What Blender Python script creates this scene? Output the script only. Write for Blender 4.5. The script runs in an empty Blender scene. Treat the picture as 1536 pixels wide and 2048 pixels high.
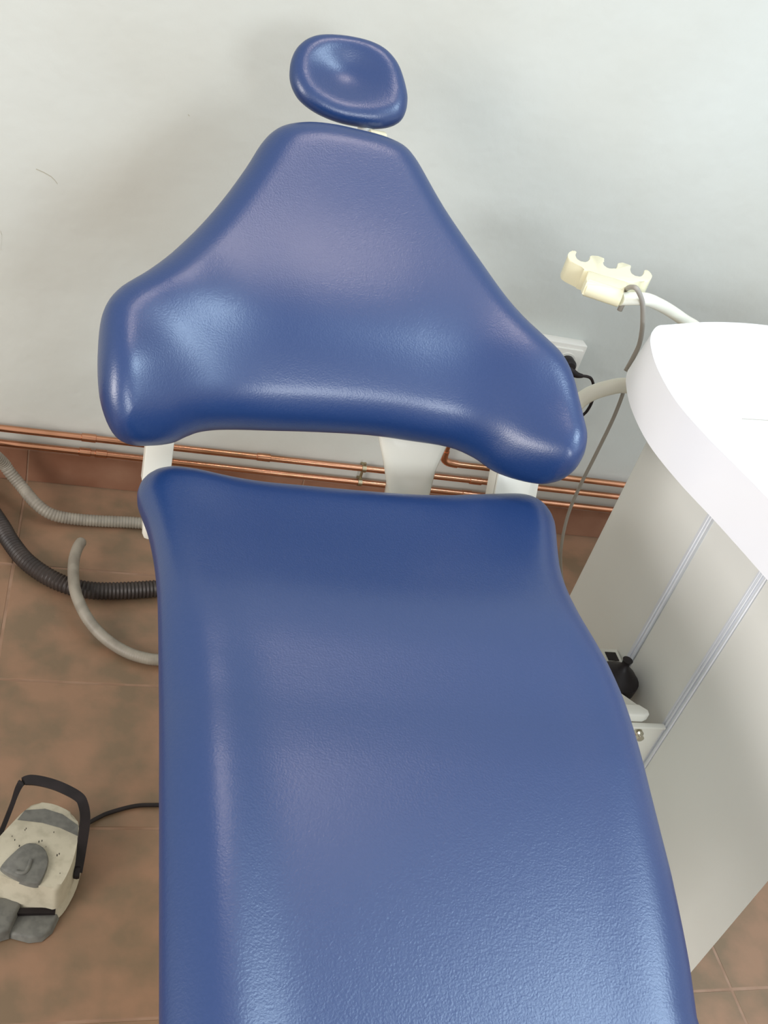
import bpy, bmesh, math, random
import numpy as np
from mathutils import Vector, Matrix
from mathutils.geometry import delaunay_2d_cdt

SC = bpy.context.scene
COL = SC.collection

# ---------------- camera ----------------
cam_data = bpy.data.cameras.new('camera')
cam_data.sensor_fit = 'HORIZONTAL'
cam_data.sensor_width = 36.0
cam_data.lens = 2018.0 / 1536.0 * 36.0
cam_data.clip_start = 0.02
cam = bpy.data.objects.new('camera', cam_data)
COL.objects.link(cam)
cam.matrix_world = Matrix((
    (0.95085612, -0.09647945, -0.29421820, 0.0),
    (-0.17262277, 0.62366403, -0.76239396, 0.0),
    (0.25704866, 0.77571573, 0.57636021, 1.466),
    (0, 0, 0, 1)))
SC.camera = cam

# ---------------- light and exposure ----------------
SC.view_settings.view_transform = 'Standard'
SC.view_settings.look = 'None'
SC.view_settings.gamma = 1.0
SC.view_settings.use_curve_mapping = False
SC.view_settings.exposure = 0.0
world = bpy.data.worlds.new('room_ambience')
SC.world = world
world.use_nodes = True
world.node_tree.nodes['Background'].inputs[0].default_value = (1.0, 0.98, 0.95, 1)
world.node_tree.nodes['Background'].inputs[1].default_value = 0.78

def area_light(name, loc, target, sx, sy, watts, colour):
    l = bpy.data.lights.new(name, 'AREA')
    l.shape = 'RECTANGLE'; l.size = sx; l.size_y = sy
    l.energy = watts; l.color = colour
    o = bpy.data.objects.new(name, l); COL.objects.link(o)
    o.location = loc
    o.rotation_euler = (Vector(target) - Vector(loc)).to_track_quat('-Z', 'Y').to_euler()
    return o
area_light('window_light', (1.05, -2.5, 1.95), (0.4, 1.4, 0.8), 0.8, 0.8, 50, (0.86, 0.93, 1.0))
area_light('side_window_light', (2.3, -0.2, 2.1), (0.9, 1.3, 0.7), 0.9, 1.0, 9, (0.60, 0.80, 1.0))
area_light('left_fill_light', (-2.2, -0.6, 1.5), (0.9, 0.8, 0.35), 1.2, 1.3, 62, (1.0, 0.95, 0.91))  # added fill, no actual window; lifts the cabinet side facing the chair
area_light('ceiling_light', (1.70, 0.50, 2.55), (0.8, 0.6, 0.2), 0.6, 0.7, 25, (0.62, 0.82, 1.0))
area_light('lamp_light', (0.62, 1.45, 2.50), (0.45, 1.0, 0.6), 0.20, 0.20, 4.5, (1.0, 0.84, 0.80))

# ---------------- measured outlines and paths (metres) ----------------
BACK = [(-0.134,0.4524),(-0.1291,0.4572),(-0.1239,0.4613),(-0.1184,0.4648),(-0.1122,0.4682),(-0.1054,0.4712),(-0.098,0.474),(-0.0902,0.4764),(-0.0822,0.4785),(-0.0737,0.4802),(-0.0649,0.4815),(-0.056,0.4825),(-0.0475,0.4832),(-0.0398,0.4837),(-0.0326,0.4839),(-0.0249,0.4839),(-0.016,0.4838),(-0.005,0.4837),(0.0076,0.4835),(0.0203,0.4831),(0.032,0.4821),(0.0423,0.4807),(0.052,0.4789),(0.0608,0.4765),(0.0688,0.4735),(0.0755,0.4698),(0.081,0.4657),(0.0861,0.4607),(0.0915,0.4547),(0.0972,0.4476),(0.1028,0.4396),(0.1088,0.4305),(0.1156,0.4199),(0.1234,0.4077),(0.1322,0.3943),(0.1417,0.3803),(0.1519,0.3664),(0.1628,0.352),(0.1744,0.3368),(0.1861,0.3214),(0.1973,0.3064),(0.2081,0.2916),(0.2185,0.2767),(0.2284,0.2624),(0.2374,0.2494),(0.2455,0.2382),(0.2528,0.2285),(0.2599,0.2197),(0.267,0.2111),(0.2742,0.2028),(0.2816,0.1949),(0.2886,0.1875),(0.2951,0.1803),(0.3011,0.1736),(0.3067,0.1674),(0.3119,0.1613),(0.3165,0.1548),(0.3204,0.1482),(0.3238,0.1416),(0.3268,0.1346),(0.3296,0.127),(0.332,0.1187),(0.3342,0.1099),(0.3362,0.1005),(0.3381,0.0905),(0.3401,0.079),(0.3423,0.0667),(0.3443,0.0545),(0.3459,0.0438),(0.3472,0.035),(0.3483,0.0274),(0.3488,0.0203),(0.3485,0.0128),(0.3474,0.0047),(0.3455,-0.0036),(0.343,-0.0117),(0.3398,-0.019),(0.3367,-0.0251),(0.3331,-0.0305),(0.3289,-0.0353),(0.3242,-0.0391),(0.319,-0.042),(0.3132,-0.0441),(0.3069,-0.0454),(0.3002,-0.0457),(0.2929,-0.0449),(0.285,-0.0432),(0.2767,-0.0408),(0.2686,-0.038),(0.2604,-0.0349),(0.252,-0.0313),(0.2436,-0.0273),(0.2357,-0.023),(0.2284,-0.0182),(0.2215,-0.0129),(0.2146,-0.0075),(0.2069,-0.0027),(0.1987,0.0015),(0.1902,0.0054),(0.1808,0.0089),(0.1696,0.0118),(0.1561,0.0139),(0.1408,0.0153),(0.1245,0.0162),(0.1084,0.0168),(0.0931,0.0174),(0.078,0.0179),(0.0625,0.0181),(0.046,0.0179),(0.0279,0.0172),(0.0088,0.0162),(-0.0106,0.0149),(-0.0296,0.0136),(-0.0484,0.0122),(-0.0672,0.0106),(-0.0855,0.0089),(-0.1029,0.0072),(-0.1197,0.0055),(-0.136,0.0036),(-0.1512,0.0014),(-0.1645,-0.001),(-0.1757,-0.0034),(-0.185,-0.0059),(-0.193,-0.0085),(-0.2002,-0.0112),(-0.2064,-0.014),(-0.2115,-0.0169),(-0.2161,-0.0199),(-0.2209,-0.023),(-0.2258,-0.0265),(-0.2305,-0.0302),(-0.2355,-0.0339),(-0.2411,-0.0373),(-0.2474,-0.0404),(-0.2542,-0.0435),(-0.2612,-0.0463),(-0.2683,-0.0488),(-0.2756,-0.0513),(-0.2831,-0.0537),(-0.2903,-0.0555),(-0.297,-0.0563),(-0.303,-0.0563),(-0.3086,-0.0554),(-0.3138,-0.0537),(-0.3186,-0.0508),(-0.3232,-0.0467),(-0.3274,-0.0414),(-0.3313,-0.0354),(-0.3347,-0.0289),(-0.3377,-0.0221),(-0.3403,-0.0148),(-0.3426,-0.0065),(-0.3445,0.0026),(-0.3462,0.0127),(-0.3476,0.0236),(-0.3488,0.035),(-0.3497,0.0463),(-0.3503,0.0579),(-0.3508,0.0698),(-0.3509,0.0813),(-0.3506,0.0914),(-0.35,0.0996),(-0.349,0.1064),(-0.3476,0.1128),(-0.3454,0.1192),(-0.3426,0.1259),(-0.3391,0.1327),(-0.3348,0.1402),(-0.3296,0.1481),(-0.3229,0.1564),(-0.3151,0.165),(-0.3067,0.1739),(-0.2984,0.1831),(-0.2907,0.1924),(-0.2829,0.2018),(-0.2749,0.212),(-0.2664,0.2234),(-0.257,0.2369),(-0.2468,0.2518),(-0.2366,0.267),(-0.2274,0.2815),(-0.2194,0.2944),(-0.2122,0.3064),(-0.2054,0.3183),(-0.1985,0.3306),(-0.1912,0.3439),(-0.1838,0.358),(-0.1767,0.3719),(-0.1703,0.3847),(-0.1649,0.3962),(-0.1601,0.4071),(-0.1557,0.4172),(-0.1512,0.4264),(-0.1468,0.4344),(-0.1427,0.4411),(-0.1386,0.447)]
HEAD = [(-0.0934,-0.0123),(-0.0938,-0.0082),(-0.094,-0.004),(-0.094,0.0005),(-0.0938,0.0049),(-0.0933,0.0093),(-0.0926,0.0135),(-0.0916,0.0176),(-0.0905,0.0216),(-0.0891,0.0256),(-0.0874,0.0294),(-0.0856,0.0331),(-0.0835,0.0365),(-0.0812,0.0397),(-0.0787,0.0428),(-0.076,0.0457),(-0.073,0.0485),(-0.0699,0.0511),(-0.0666,0.0534),(-0.0633,0.0556),(-0.0598,0.0576),(-0.0562,0.0593),(-0.0523,0.061),(-0.048,0.0625),(-0.0433,0.0639),(-0.038,0.0653),(-0.0322,0.0666),(-0.026,0.0677),(-0.0197,0.0688),(-0.0133,0.0696),(-0.007,0.0703),(-0.0007,0.0707),(0.0057,0.071),(0.0122,0.0712),(0.0186,0.0711),(0.0247,0.0708),(0.0304,0.0703),(0.0356,0.0695),(0.0405,0.0685),(0.0452,0.0673),(0.0496,0.0658),(0.0539,0.0641),(0.058,0.0621),(0.062,0.0597),(0.0658,0.057),(0.0694,0.0541),(0.0729,0.0509),(0.0761,0.0475),(0.0791,0.0439),(0.0818,0.0401),(0.0844,0.0359),(0.0866,0.0315),(0.0887,0.0271),(0.0907,0.0225),(0.0925,0.018),(0.0942,0.0136),(0.0958,0.0091),(0.0973,0.0045),(0.0985,-0.0001),(0.0995,-0.0047),(0.1001,-0.0092),(0.1003,-0.0138),(0.1003,-0.0186),(0.1001,-0.0233),(0.0995,-0.0279),(0.0986,-0.0323),(0.0974,-0.0362),(0.0959,-0.0398),(0.0942,-0.0431),(0.0921,-0.0461),(0.0898,-0.0489),(0.0869,-0.0515),(0.0837,-0.054),(0.0798,-0.0564),(0.0755,-0.0587),(0.0707,-0.0609),(0.0656,-0.0628),(0.0604,-0.0644),(0.0552,-0.0658),(0.05,-0.0669),(0.0446,-0.0676),(0.039,-0.0681),(0.0334,-0.0684),(0.0277,-0.0686),(0.0222,-0.0688),(0.0167,-0.069),(0.0112,-0.0692),(0.0057,-0.0693),(0.0002,-0.0693),(-0.0053,-0.069),(-0.0108,-0.0686),(-0.0163,-0.0679),(-0.022,-0.0671),(-0.0277,-0.0661),(-0.0333,-0.0649),(-0.0387,-0.0636),(-0.0439,-0.0621),(-0.0489,-0.0604),(-0.0538,-0.0585),(-0.0585,-0.0564),(-0.0629,-0.0542),(-0.0671,-0.0519),(-0.0708,-0.0495),(-0.0741,-0.0471),(-0.077,-0.0445),(-0.0796,-0.0418),(-0.0819,-0.0389),(-0.084,-0.036),(-0.0859,-0.0329),(-0.0877,-0.0298),(-0.0893,-0.0265),(-0.0906,-0.0232),(-0.0918,-0.0197),(-0.0927,-0.0161)]
SEAT = [(-0.2949,0.4066),(-0.2951,0.417),(-0.2953,0.4321),(-0.2956,0.4495),(-0.2958,0.4665),(-0.2961,0.4825),(-0.2963,0.4991),(-0.2966,0.5161),(-0.2968,0.5336),(-0.2971,0.5516),(-0.2973,0.57),(-0.2975,0.5891),(-0.2978,0.6088),(-0.298,0.6297),(-0.2981,0.6519),(-0.2982,0.6748),(-0.2982,0.6968),(-0.2983,0.7169),(-0.2986,0.735),(-0.2989,0.7519),(-0.2992,0.7683),(-0.2996,0.7844),(-0.2999,0.7999),(-0.3002,0.8151),(-0.3005,0.83),(-0.3008,0.8444),(-0.301,0.8582),(-0.3013,0.8719),(-0.3018,0.8859),(-0.3023,0.9004),(-0.3029,0.9149),(-0.3037,0.9294),(-0.3047,0.944),(-0.3059,0.9586),(-0.3074,0.9733),(-0.309,0.9879),(-0.3108,1.002),(-0.313,1.0154),(-0.3155,1.028),(-0.3181,1.0392),(-0.3203,1.049),(-0.3221,1.0571),(-0.3236,1.0641),(-0.3247,1.0706),(-0.3253,1.0771),(-0.3253,1.0841),(-0.3249,1.0911),(-0.3238,1.0979),(-0.3221,1.1042),(-0.3197,1.1102),(-0.3166,1.1158),(-0.3129,1.1209),(-0.3087,1.1254),(-0.304,1.1293),(-0.2988,1.1326),(-0.293,1.1356),(-0.2866,1.1379),(-0.2798,1.1391),(-0.2725,1.1395),(-0.2645,1.1394),(-0.2559,1.139),(-0.2466,1.1384),(-0.2367,1.1373),(-0.226,1.1363),(-0.2144,1.1357),(-0.2013,1.1357),(-0.1871,1.136),(-0.1723,1.1365),(-0.1576,1.1371),(-0.1435,1.1379),(-0.1296,1.1389),(-0.115,1.14),(-0.0992,1.1411),(-0.0818,1.142),(-0.063,1.1428),(-0.0436,1.1436),(-0.0243,1.1444),(-0.0049,1.1451),(0.0149,1.1458),(0.0344,1.1465),(0.0528,1.1473),(0.0697,1.1483),(0.0855,1.1494),(0.1009,1.1508),(0.1167,1.1525),(0.1335,1.1548),(0.1508,1.1576),(0.1678,1.1604),(0.1834,1.1625),(0.1975,1.1642),(0.2106,1.1656),(0.2226,1.1664),(0.2336,1.1664),(0.2433,1.1656),(0.2517,1.1642),(0.2593,1.1619),(0.2662,1.1586),(0.2726,1.1542),(0.2783,1.1487),(0.283,1.1424),(0.2865,1.1353),(0.2889,1.1281),(0.2903,1.1206),(0.2907,1.1122),(0.2901,1.1025),(0.2878,1.0907),(0.2842,1.0772),(0.2801,1.0632),(0.2762,1.0496),(0.2727,1.0366),(0.2688,1.0234),(0.2649,1.0099),(0.2614,0.9963),(0.2585,0.9829),(0.256,0.9699),(0.2541,0.957),(0.2526,0.944),(0.2514,0.9305),(0.2505,0.9168),(0.2501,0.9033),(0.2501,0.8905),(0.2507,0.8784),(0.2519,0.8668),(0.2534,0.8557),(0.255,0.845),(0.2566,0.8346),(0.2582,0.8245),(0.2597,0.8144),(0.2612,0.8044),(0.2624,0.7941),(0.2635,0.7838),(0.2644,0.7734),(0.265,0.7631),(0.2653,0.7532),(0.2653,0.7437),(0.265,0.7337),(0.2643,0.7225),(0.2631,0.7098),(0.2614,0.6958),(0.2595,0.6816),(0.2576,0.6678),(0.2557,0.6542),(0.2538,0.6408),(0.2522,0.6278),(0.2506,0.6152),(0.2492,0.6028),(0.2479,0.5907),(0.2466,0.5788),(0.2453,0.5671),(0.2442,0.5556),(0.2431,0.5444),(0.242,0.5333),(0.2408,0.5221),(0.2393,0.5109),(0.2378,0.4997),(0.2362,0.4886),(0.2345,0.4774),(0.2329,0.4664),(0.2312,0.4556),(0.2294,0.4446),(0.2274,0.4331),(0.2246,0.4198),(0.2214,0.4053),(0.2185,0.3924),(0.2165,0.3836),(0.2125,0.2),(0.2115,0.1641),(0.2101,0.1125),(0.2084,0.0547),(0.2065,0.0),(0.2045,-0.0516),(0.2024,-0.1044),(0.1998,-0.1549),(0.1965,-0.2),(0.1924,-0.2388),(0.1875,-0.2731),(0.1822,-0.3034),(0.1765,-0.33),(0.1732,-0.353),(0.1714,-0.3722),(0.1655,-0.3878),(0.15,-0.4),(0.1212,-0.4083),(0.0827,-0.4128),(0.0404,-0.4146),(0.0,-0.415),(-0.0383,-0.4146),(-0.0772,-0.4128),(-0.115,-0.4083),(-0.15,-0.4),(-0.1834,-0.3878),(-0.2156,-0.3722),(-0.2437,-0.353),(-0.2649,-0.33),(-0.2769,-0.3034),(-0.2817,-0.2731),(-0.2831,-0.2388),(-0.2849,-0.2),(-0.2874,-0.1549),(-0.2889,-0.1044),(-0.2899,-0.0516),(-0.2909,0.0),(-0.2921,0.0547),(-0.2933,0.1125),(-0.2942,0.1641),(-0.2949,0.2)]
MARK_A = [(-0.1242,1.93,0.7169),(-0.1099,1.93,0.7131),(-0.0971,1.93,0.708),(-0.0896,1.93,0.7018),(-0.0847,1.93,0.6959)]
MARK_B = [(0.1325,1.93,0.8718),(0.1355,1.93,0.8697)]
MARK_C = [(-0.1812,1.93,0.5835),(-0.1782,1.93,0.5759),(-0.1789,1.93,0.5447)]
CLAMP = [(0.405,1.6,1.0082)]
HOSE_A = [(-0.21,1.791,0.2),(-0.1553,1.8393,0.11),(-0.134,1.8388,0.08),(-0.106,1.8232,0.055),(-0.0771,1.7945,0.04),(-0.0443,1.7803,0.025),(-0.0023,1.7805,0.016),(0.0608,1.7837,0.014),(0.1575,1.7893,0.014),(0.2568,1.7808,0.014)]
HOSE_B = [(-0.2047,1.8546,0.018),(-0.1409,1.7388,0.018),(-0.1157,1.687,0.018),(-0.0812,1.6317,0.018),(-0.0391,1.5911,0.018),(0.0011,1.5673,0.018),(0.0404,1.5568,0.018),(0.0892,1.5577,0.018),(0.1841,1.5754,0.018),(0.2939,1.6061,0.018)]
HOSE_C = [(0.0279,1.678,0.045),(0.0192,1.6521,0.047),(0.0137,1.6084,0.049),(0.0158,1.5549,0.05),(0.0244,1.5061,0.049),(0.0477,1.46,0.035),(0.0794,1.4275,0.02),(0.1182,1.3992,0.014),(0.1561,1.3833,0.013),(0.1987,1.3799,0.013),(0.2859,1.3929,0.013)]
FOOTCORD = [(0.0611,0.9992,0.02),(0.072,1.0113,0.012),(0.0883,1.0277,0.005),(0.1078,1.0385,0.005),(0.148,1.0517,0.005),(0.1858,1.0542,0.005),(0.2563,1.0551,0.005)]
COMB = [(0.7694,1.5395,0.9),(0.7769,1.5451,0.9),(0.7805,1.5414,0.9),(0.7723,1.525,0.9),(0.7693,1.511,0.9),(0.7701,1.4997,0.9),(0.778,1.4977,0.9),(0.7892,1.5061,0.9),(0.7978,1.5187,0.9),(0.8047,1.5349,0.9),(0.8146,1.5399,0.9),(0.8321,1.5359,0.9),(0.823,1.5194,0.9),(0.8185,1.5049,0.9),(0.8183,1.4932,0.9),(0.8257,1.49,0.9),(0.836,1.4939,0.9),(0.8451,1.505,0.9),(0.8562,1.5271,0.9),(0.8661,1.5284,0.9),(0.8806,1.5263,0.9),(0.8708,1.5071,0.9),(0.8663,1.4914,0.9),(0.8671,1.4797,0.9),(0.875,1.4786,0.9),(0.8853,1.4864,0.9),(0.8959,1.5015,0.9),(0.9044,1.5179,0.9),(0.9118,1.5176,0.9),(0.9117,1.5023,0.9),(0.902,1.4827,0.9),(0.8895,1.4682,0.9),(0.8746,1.4628,0.9),(0.841,1.4486,0.9),(0.7749,1.4658,0.9),(0.7692,1.4734,0.9),(0.7567,1.486,0.9),(0.7507,1.4987,0.9),(0.7572,1.5216,0.9)]
COMBBODY = [(0.775,1.4649,0.9),(0.841,1.4486,0.9),(0.8299,1.4236,0.9),(0.8166,1.4049,0.9),(0.8071,1.4053,0.9),(0.7807,1.4107,0.9),(0.7543,1.4161,0.9),(0.7577,1.4305,0.9)]
ARM_TOP = [(0.7932,1.4,0.9053),(0.8201,1.4,0.8984),(0.8676,1.42,0.8871),(0.913,1.45,0.871),(0.9622,1.48,0.85),(1.0113,1.5,0.8283),(1.0405,1.5,0.8187),(1.0714,1.49,0.8027)]
CORD_TOP = [(0.8336,1.43,0.8927),(0.8219,1.4,0.9104),(0.8204,1.38,0.9191),(0.8344,1.385,0.9086),(0.854,1.4,0.8903),(0.8757,1.42,0.8643),(0.9008,1.44,0.8254),(0.9179,1.455,0.7889),(0.9209,1.46,0.76),(0.9187,1.46,0.7327)]
CORD_STUB = [(0.8409,1.43,0.8845),(0.8398,1.43,0.877),(0.8391,1.43,0.8555)]
ARM_LOW = [(0.968,1.4,0.7423),(0.8946,1.4,0.7348),(0.8619,1.4,0.7246),(0.8348,1.4,0.708),(0.8192,1.4,0.687),(0.8021,1.39,0.6607),(0.7913,1.38,0.6181),(0.776,1.36,0.5649)]
CORD_LOW = [(0.893,1.4,0.7253),(0.8958,1.4,0.7102),(0.8986,1.4,0.6631),(0.9037,1.41,0.5774),(0.9146,1.43,0.4938),(0.9306,1.45,0.4083),(0.9533,1.46,0.3242),(0.9783,1.46,0.2585),(1.0078,1.45,0.2024),(1.032,1.42,0.1721)]
PLUGCORD = [(1.047,1.875,0.5138),(1.0647,1.872,0.5145),(1.0838,1.875,0.5078),(1.1067,1.88,0.4883),(1.1294,1.885,0.4574),(1.1402,1.89,0.4239),(1.1413,1.895,0.3939),(1.1357,1.9,0.3668),(1.137,1.905,0.3019),(1.1219,1.87,0.242)]
PLUG = [(1.0465,1.91,0.5075),(1.0311,1.88,0.5201),(1.0472,1.872,0.5169)]
FOOT_TOP = [(-0.0158,1.0102,0.065),(-0.0082,1.0133,0.065),(-0.0005,1.0134,0.065),(0.0071,1.0124,0.065),(0.0144,1.011,0.065),(0.0215,1.0085,0.065),(0.0285,1.0052,0.065),(0.0359,1.0011,0.065),(0.0431,0.9961,0.065),(0.049,0.9907,0.065),(0.0528,0.9852,0.065),(0.0552,0.9793,0.065),(0.0568,0.9726,0.065),(0.0577,0.9653,0.065),(0.0579,0.9573,0.065),(0.0574,0.9476,0.065),(0.0561,0.9354,0.065),(0.0541,0.9216,0.065),(0.0517,0.9088,0.065),(0.0486,0.8974,0.065),(0.045,0.8868,0.065),(0.0415,0.8781,0.065),(0.0381,0.8717,0.065),(0.0348,0.8672,0.065),(0.0312,0.8645,0.065),(0.0279,0.864,0.065),(0.0243,0.8653,0.065),(0.0184,0.8671,0.065),(0.0089,0.8685,0.065),(-0.0029,0.8704,0.065),(-0.0147,0.8732,0.065),(-0.0263,0.8773,0.065),(-0.0381,0.8824,0.065),(-0.0484,0.8873,0.065),(-0.0569,0.8914,0.065),(-0.0639,0.8953,0.065),(-0.069,0.8997,0.065),(-0.0718,0.9048,0.065),(-0.0726,0.9103,0.065),(-0.0724,0.9162,0.065),(-0.0712,0.9225,0.065),(-0.0691,0.9291,0.065),(-0.0664,0.9355,0.065),(-0.0634,0.941,0.065),(-0.0599,0.9462,0.065),(-0.0556,0.9527,0.065),(-0.0502,0.9612,0.065),(-0.0438,0.971,0.065),(-0.0372,0.9809,0.065),(-0.0303,0.9916,0.065),(-0.0232,1.0024,0.065)]
FOOT_BAND = [(-0.0243,0.9984,0.066),(0.0049,1.0015,0.066),(0.0316,0.9917,0.066),(0.056,0.9719,0.066),(0.0563,0.9531,0.066),(0.0296,0.9673,0.066),(0.0032,0.976,0.066),(-0.0336,0.9811,0.066)]
FOOT_BTN = [(-0.0198,0.9341,0.067),(-0.0159,0.9362,0.067),(-0.0121,0.937,0.067),(-0.0079,0.9367,0.067),(-0.003,0.9354,0.067),(0.0023,0.9331,0.067),(0.0069,0.9298,0.067),(0.0105,0.9254,0.067),(0.0134,0.92,0.067),(0.0153,0.9145,0.067),(0.0161,0.9091,0.067),(0.0159,0.9035,0.067),(0.0152,0.8977,0.067),(0.0139,0.8912,0.067),(0.0122,0.8845,0.067),(0.0104,0.8789,0.067),(0.009,0.8748,0.067),(0.0076,0.8719,0.067),(0.0056,0.87,0.067),(0.0027,0.8693,0.067),(-0.0009,0.8697,0.067),(-0.0056,0.871,0.067),(-0.0121,0.8732,0.067),(-0.0197,0.8764,0.067),(-0.0271,0.8801,0.067),(-0.0348,0.8846,0.067),(-0.0422,0.8896,0.067),(-0.0472,0.8941,0.067),(-0.0484,0.8975,0.067),(-0.0472,0.9004,0.067),(-0.0448,0.904,0.067),(-0.0415,0.9091,0.067),(-0.0371,0.915,0.067),(-0.0326,0.9206,0.067),(-0.0284,0.9257,0.067),(-0.024,0.9305,0.067)]
FOOT_J = [(-0.0077,0.9075,0.0715),(-0.0083,0.9041,0.0715),(-0.0091,0.8993,0.0715),(-0.0101,0.895,0.0715),(-0.0112,0.8917,0.0715),(-0.0126,0.8889,0.0715),(-0.0142,0.8869,0.0715),(-0.0163,0.886,0.0715),(-0.0187,0.8859,0.0715),(-0.021,0.8861,0.0715),(-0.0233,0.8868,0.0715),(-0.0254,0.8879,0.0715),(-0.0268,0.8886,0.0715)]
FOOT_PEDR = [(-0.0131,0.8692,0.012),(0.0348,0.8634,0.012),(0.037,0.8521,0.012),(0.0286,0.8318,0.012),(0.0169,0.8212,0.012),(0.0018,0.8201,0.012),(-0.0249,0.827,0.012),(-0.0281,0.8318,0.012)]
FOOT_PEDL = [(-0.0399,0.8746,0.02),(-0.0175,0.8742,0.02),(-0.0166,0.8645,0.02),(-0.0292,0.8257,0.02),(-0.0429,0.8215,0.02),(-0.0708,0.8299,0.02),(-0.0837,0.8518,0.02),(-0.0799,0.8753,0.02)]
FOOT_HANDLE = [(-0.0681,0.9453,0.04),(-0.0564,0.963,0.055),(-0.0448,0.9927,0.08),(-0.0365,1.0166,0.1),(-0.0272,1.0242,0.105),(-0.0066,1.0214,0.108),(0.0222,1.0118,0.108),(0.0507,0.9969,0.105),(0.0599,0.986,0.1),(0.0651,0.9677,0.085),(0.0633,0.9351,0.055),(0.0605,0.9094,0.035)]
TOPWORK = [(0.8769,1.3709,0.85),(0.8569,1.3287,0.85),(0.8345,1.2495,0.85),(0.8236,1.1528,0.85),(0.8321,1.063,0.85),(0.849,0.9803,0.85),(0.859,0.923,0.85)]
# ---- shared shape functions (pasted into the scene script) ----
def lerp_tab(tab, x):
    """smooth cubic through the table (Catmull-Rom slopes)"""
    n = len(tab)
    x = min(max(x, tab[0][0]), tab[-1][0])
    k = 0
    while k < n - 2 and x > tab[k + 1][0]: k += 1
    def slope(i):
        a = tab[max(i - 1, 0)]; b = tab[min(i + 1, n - 1)]
        return (b[1] - a[1]) / (b[0] - a[0])
    (x0, p), (x1, q) = tab[k], tab[k + 1]
    h = x1 - x0; t = (x - x0) / h
    return (p * (1 + 2 * t) * (1 - t) ** 2 + slope(k) * h * t * (1 - t) ** 2
            + q * t * t * (3 - 2 * t) - slope(k + 1) * h * t * t * (1 - t))

BACK_O = (0.362, 1.179, 0.703)
BACK_A = math.radians(38)
def back_w(u, v):
    a = min(max((abs(u) - 0.10) / 0.24, 0), 1)
    k = min(max(1 - (v - 0.10) / 0.32, 0), 1)
    fold = -1.5 * max(0.16 - v, 0) ** 2 * math.exp(-(u / 0.25) ** 4)
    return 0.055 * a * a * k * k * (3 - 2 * k) + 0.010 * (v / 0.45) ** 2 + fold

SEAT_O = (0.405, 0.0, 0.0)
SEAT_TAB = [(-0.45, 0.43), (-0.10, 0.51), (0.25, 0.570), (0.40, 0.593), (0.55, 0.6135), (0.64, 0.6235), (0.68, 0.6255), (0.72, 0.6265), (0.76, 0.6300), (0.82, 0.6370), (0.88, 0.6395), (0.95, 0.634), (1.05, 0.625), (1.13, 0.624), (1.20, 0.627)]
def seat_w(u, v):
    return lerp_tab(SEAT_TAB, v) + 0.010 * min(abs(u) / 0.3, 1) ** 2

HEAD_O = (0.350, 1.655, 1.060)
HEAD_A = math.radians(50)
def head_w(u, v):
    return 0.0
def frame(O, a):
    # returns origin and unit vectors U, V, N for a slab reclined by angle a
    return O, (1, 0, 0), (0, math.cos(a), math.sin(a)), (0, -math.sin(a), math.cos(a))

# ---------------- helpers ----------------
def tag(o, label=None, cat=None, group=None, kind=None):
    if label: o['label'] = label
    if cat: o['category'] = cat
    if group: o['group'] = group
    if kind: o['kind'] = kind
    return o

def empty(name, loc):
    o = bpy.data.objects.new(name, None); COL.objects.link(o)
    o.location = loc; o.empty_display_size = 0.05
    return o

def link_mesh(name, me, mat, parent=None, smooth=True):
    if mat is not None: me.materials.append(mat)
    if smooth:
        for p in me.polygons: p.use_smooth = True
    o = bpy.data.objects.new(name, me); COL.objects.link(o)
    if parent is not None:
        o.parent = parent
        o.matrix_parent_inverse = Matrix.Translation(-Vector(parent_world(parent)))
    return o

def parent_world(p):
    v = Vector(p.location)
    return v

def from_bm(name, bm, mat, parent=None, smooth=True, angle=None):
    bmesh.ops.recalc_face_normals(bm, faces=bm.faces)
    me = bpy.data.meshes.new(name); bm.to_mesh(me); bm.free()
    o = link_mesh(name, me, mat, parent, smooth)
    if angle is not None:
            me.set_sharp_from_angle(angle=math.radians(angle))
    return o

def box(bm, lo, hi, bev=0.0, seg=2):
    g = bmesh.ops.create_cube(bm, size=1.0)
    vs = g['verts']
    for v in vs:
        v.co = Vector(((lo[i] + hi[i]) / 2 + v.co[i] * (hi[i] - lo[i]) for i in range(3)))
    if bev > 0:
        es = list({e for v in vs for e in v.link_edges})
        bmesh.ops.bevel(bm, geom=es, offset=bev, segments=seg, profile=0.5, affect='EDGES')

def catmull(P, n=8):
    P = [Vector(p) for p in P]; out = []
    N = len(P)
    for i in range(N - 1):
        a, b, c, d = P[max(i - 1, 0)], P[i], P[i + 1], P[min(i + 2, N - 1)]
        for k in range(n):
            t = k / n
            out.append(0.5 * ((2 * b) + (c - a) * t + (2 * a - 5 * b + 4 * c - d) * t * t + (3 * b - a - 3 * c + d) * t ** 3))
    out.append(P[-1])
    return out

def resample(P, step):
    out = [P[0].copy()]; acc = 0.0
    for a, b in zip(P, P[1:]):
        L = (b - a).length
        if L < 1e-9: continue
        t = step - acc
        while t <= L:
            out.append(a + (b - a) * (t / L)); t += step
        acc = L - (t - step)
    out.append(P[-1].copy())
    return out

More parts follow.
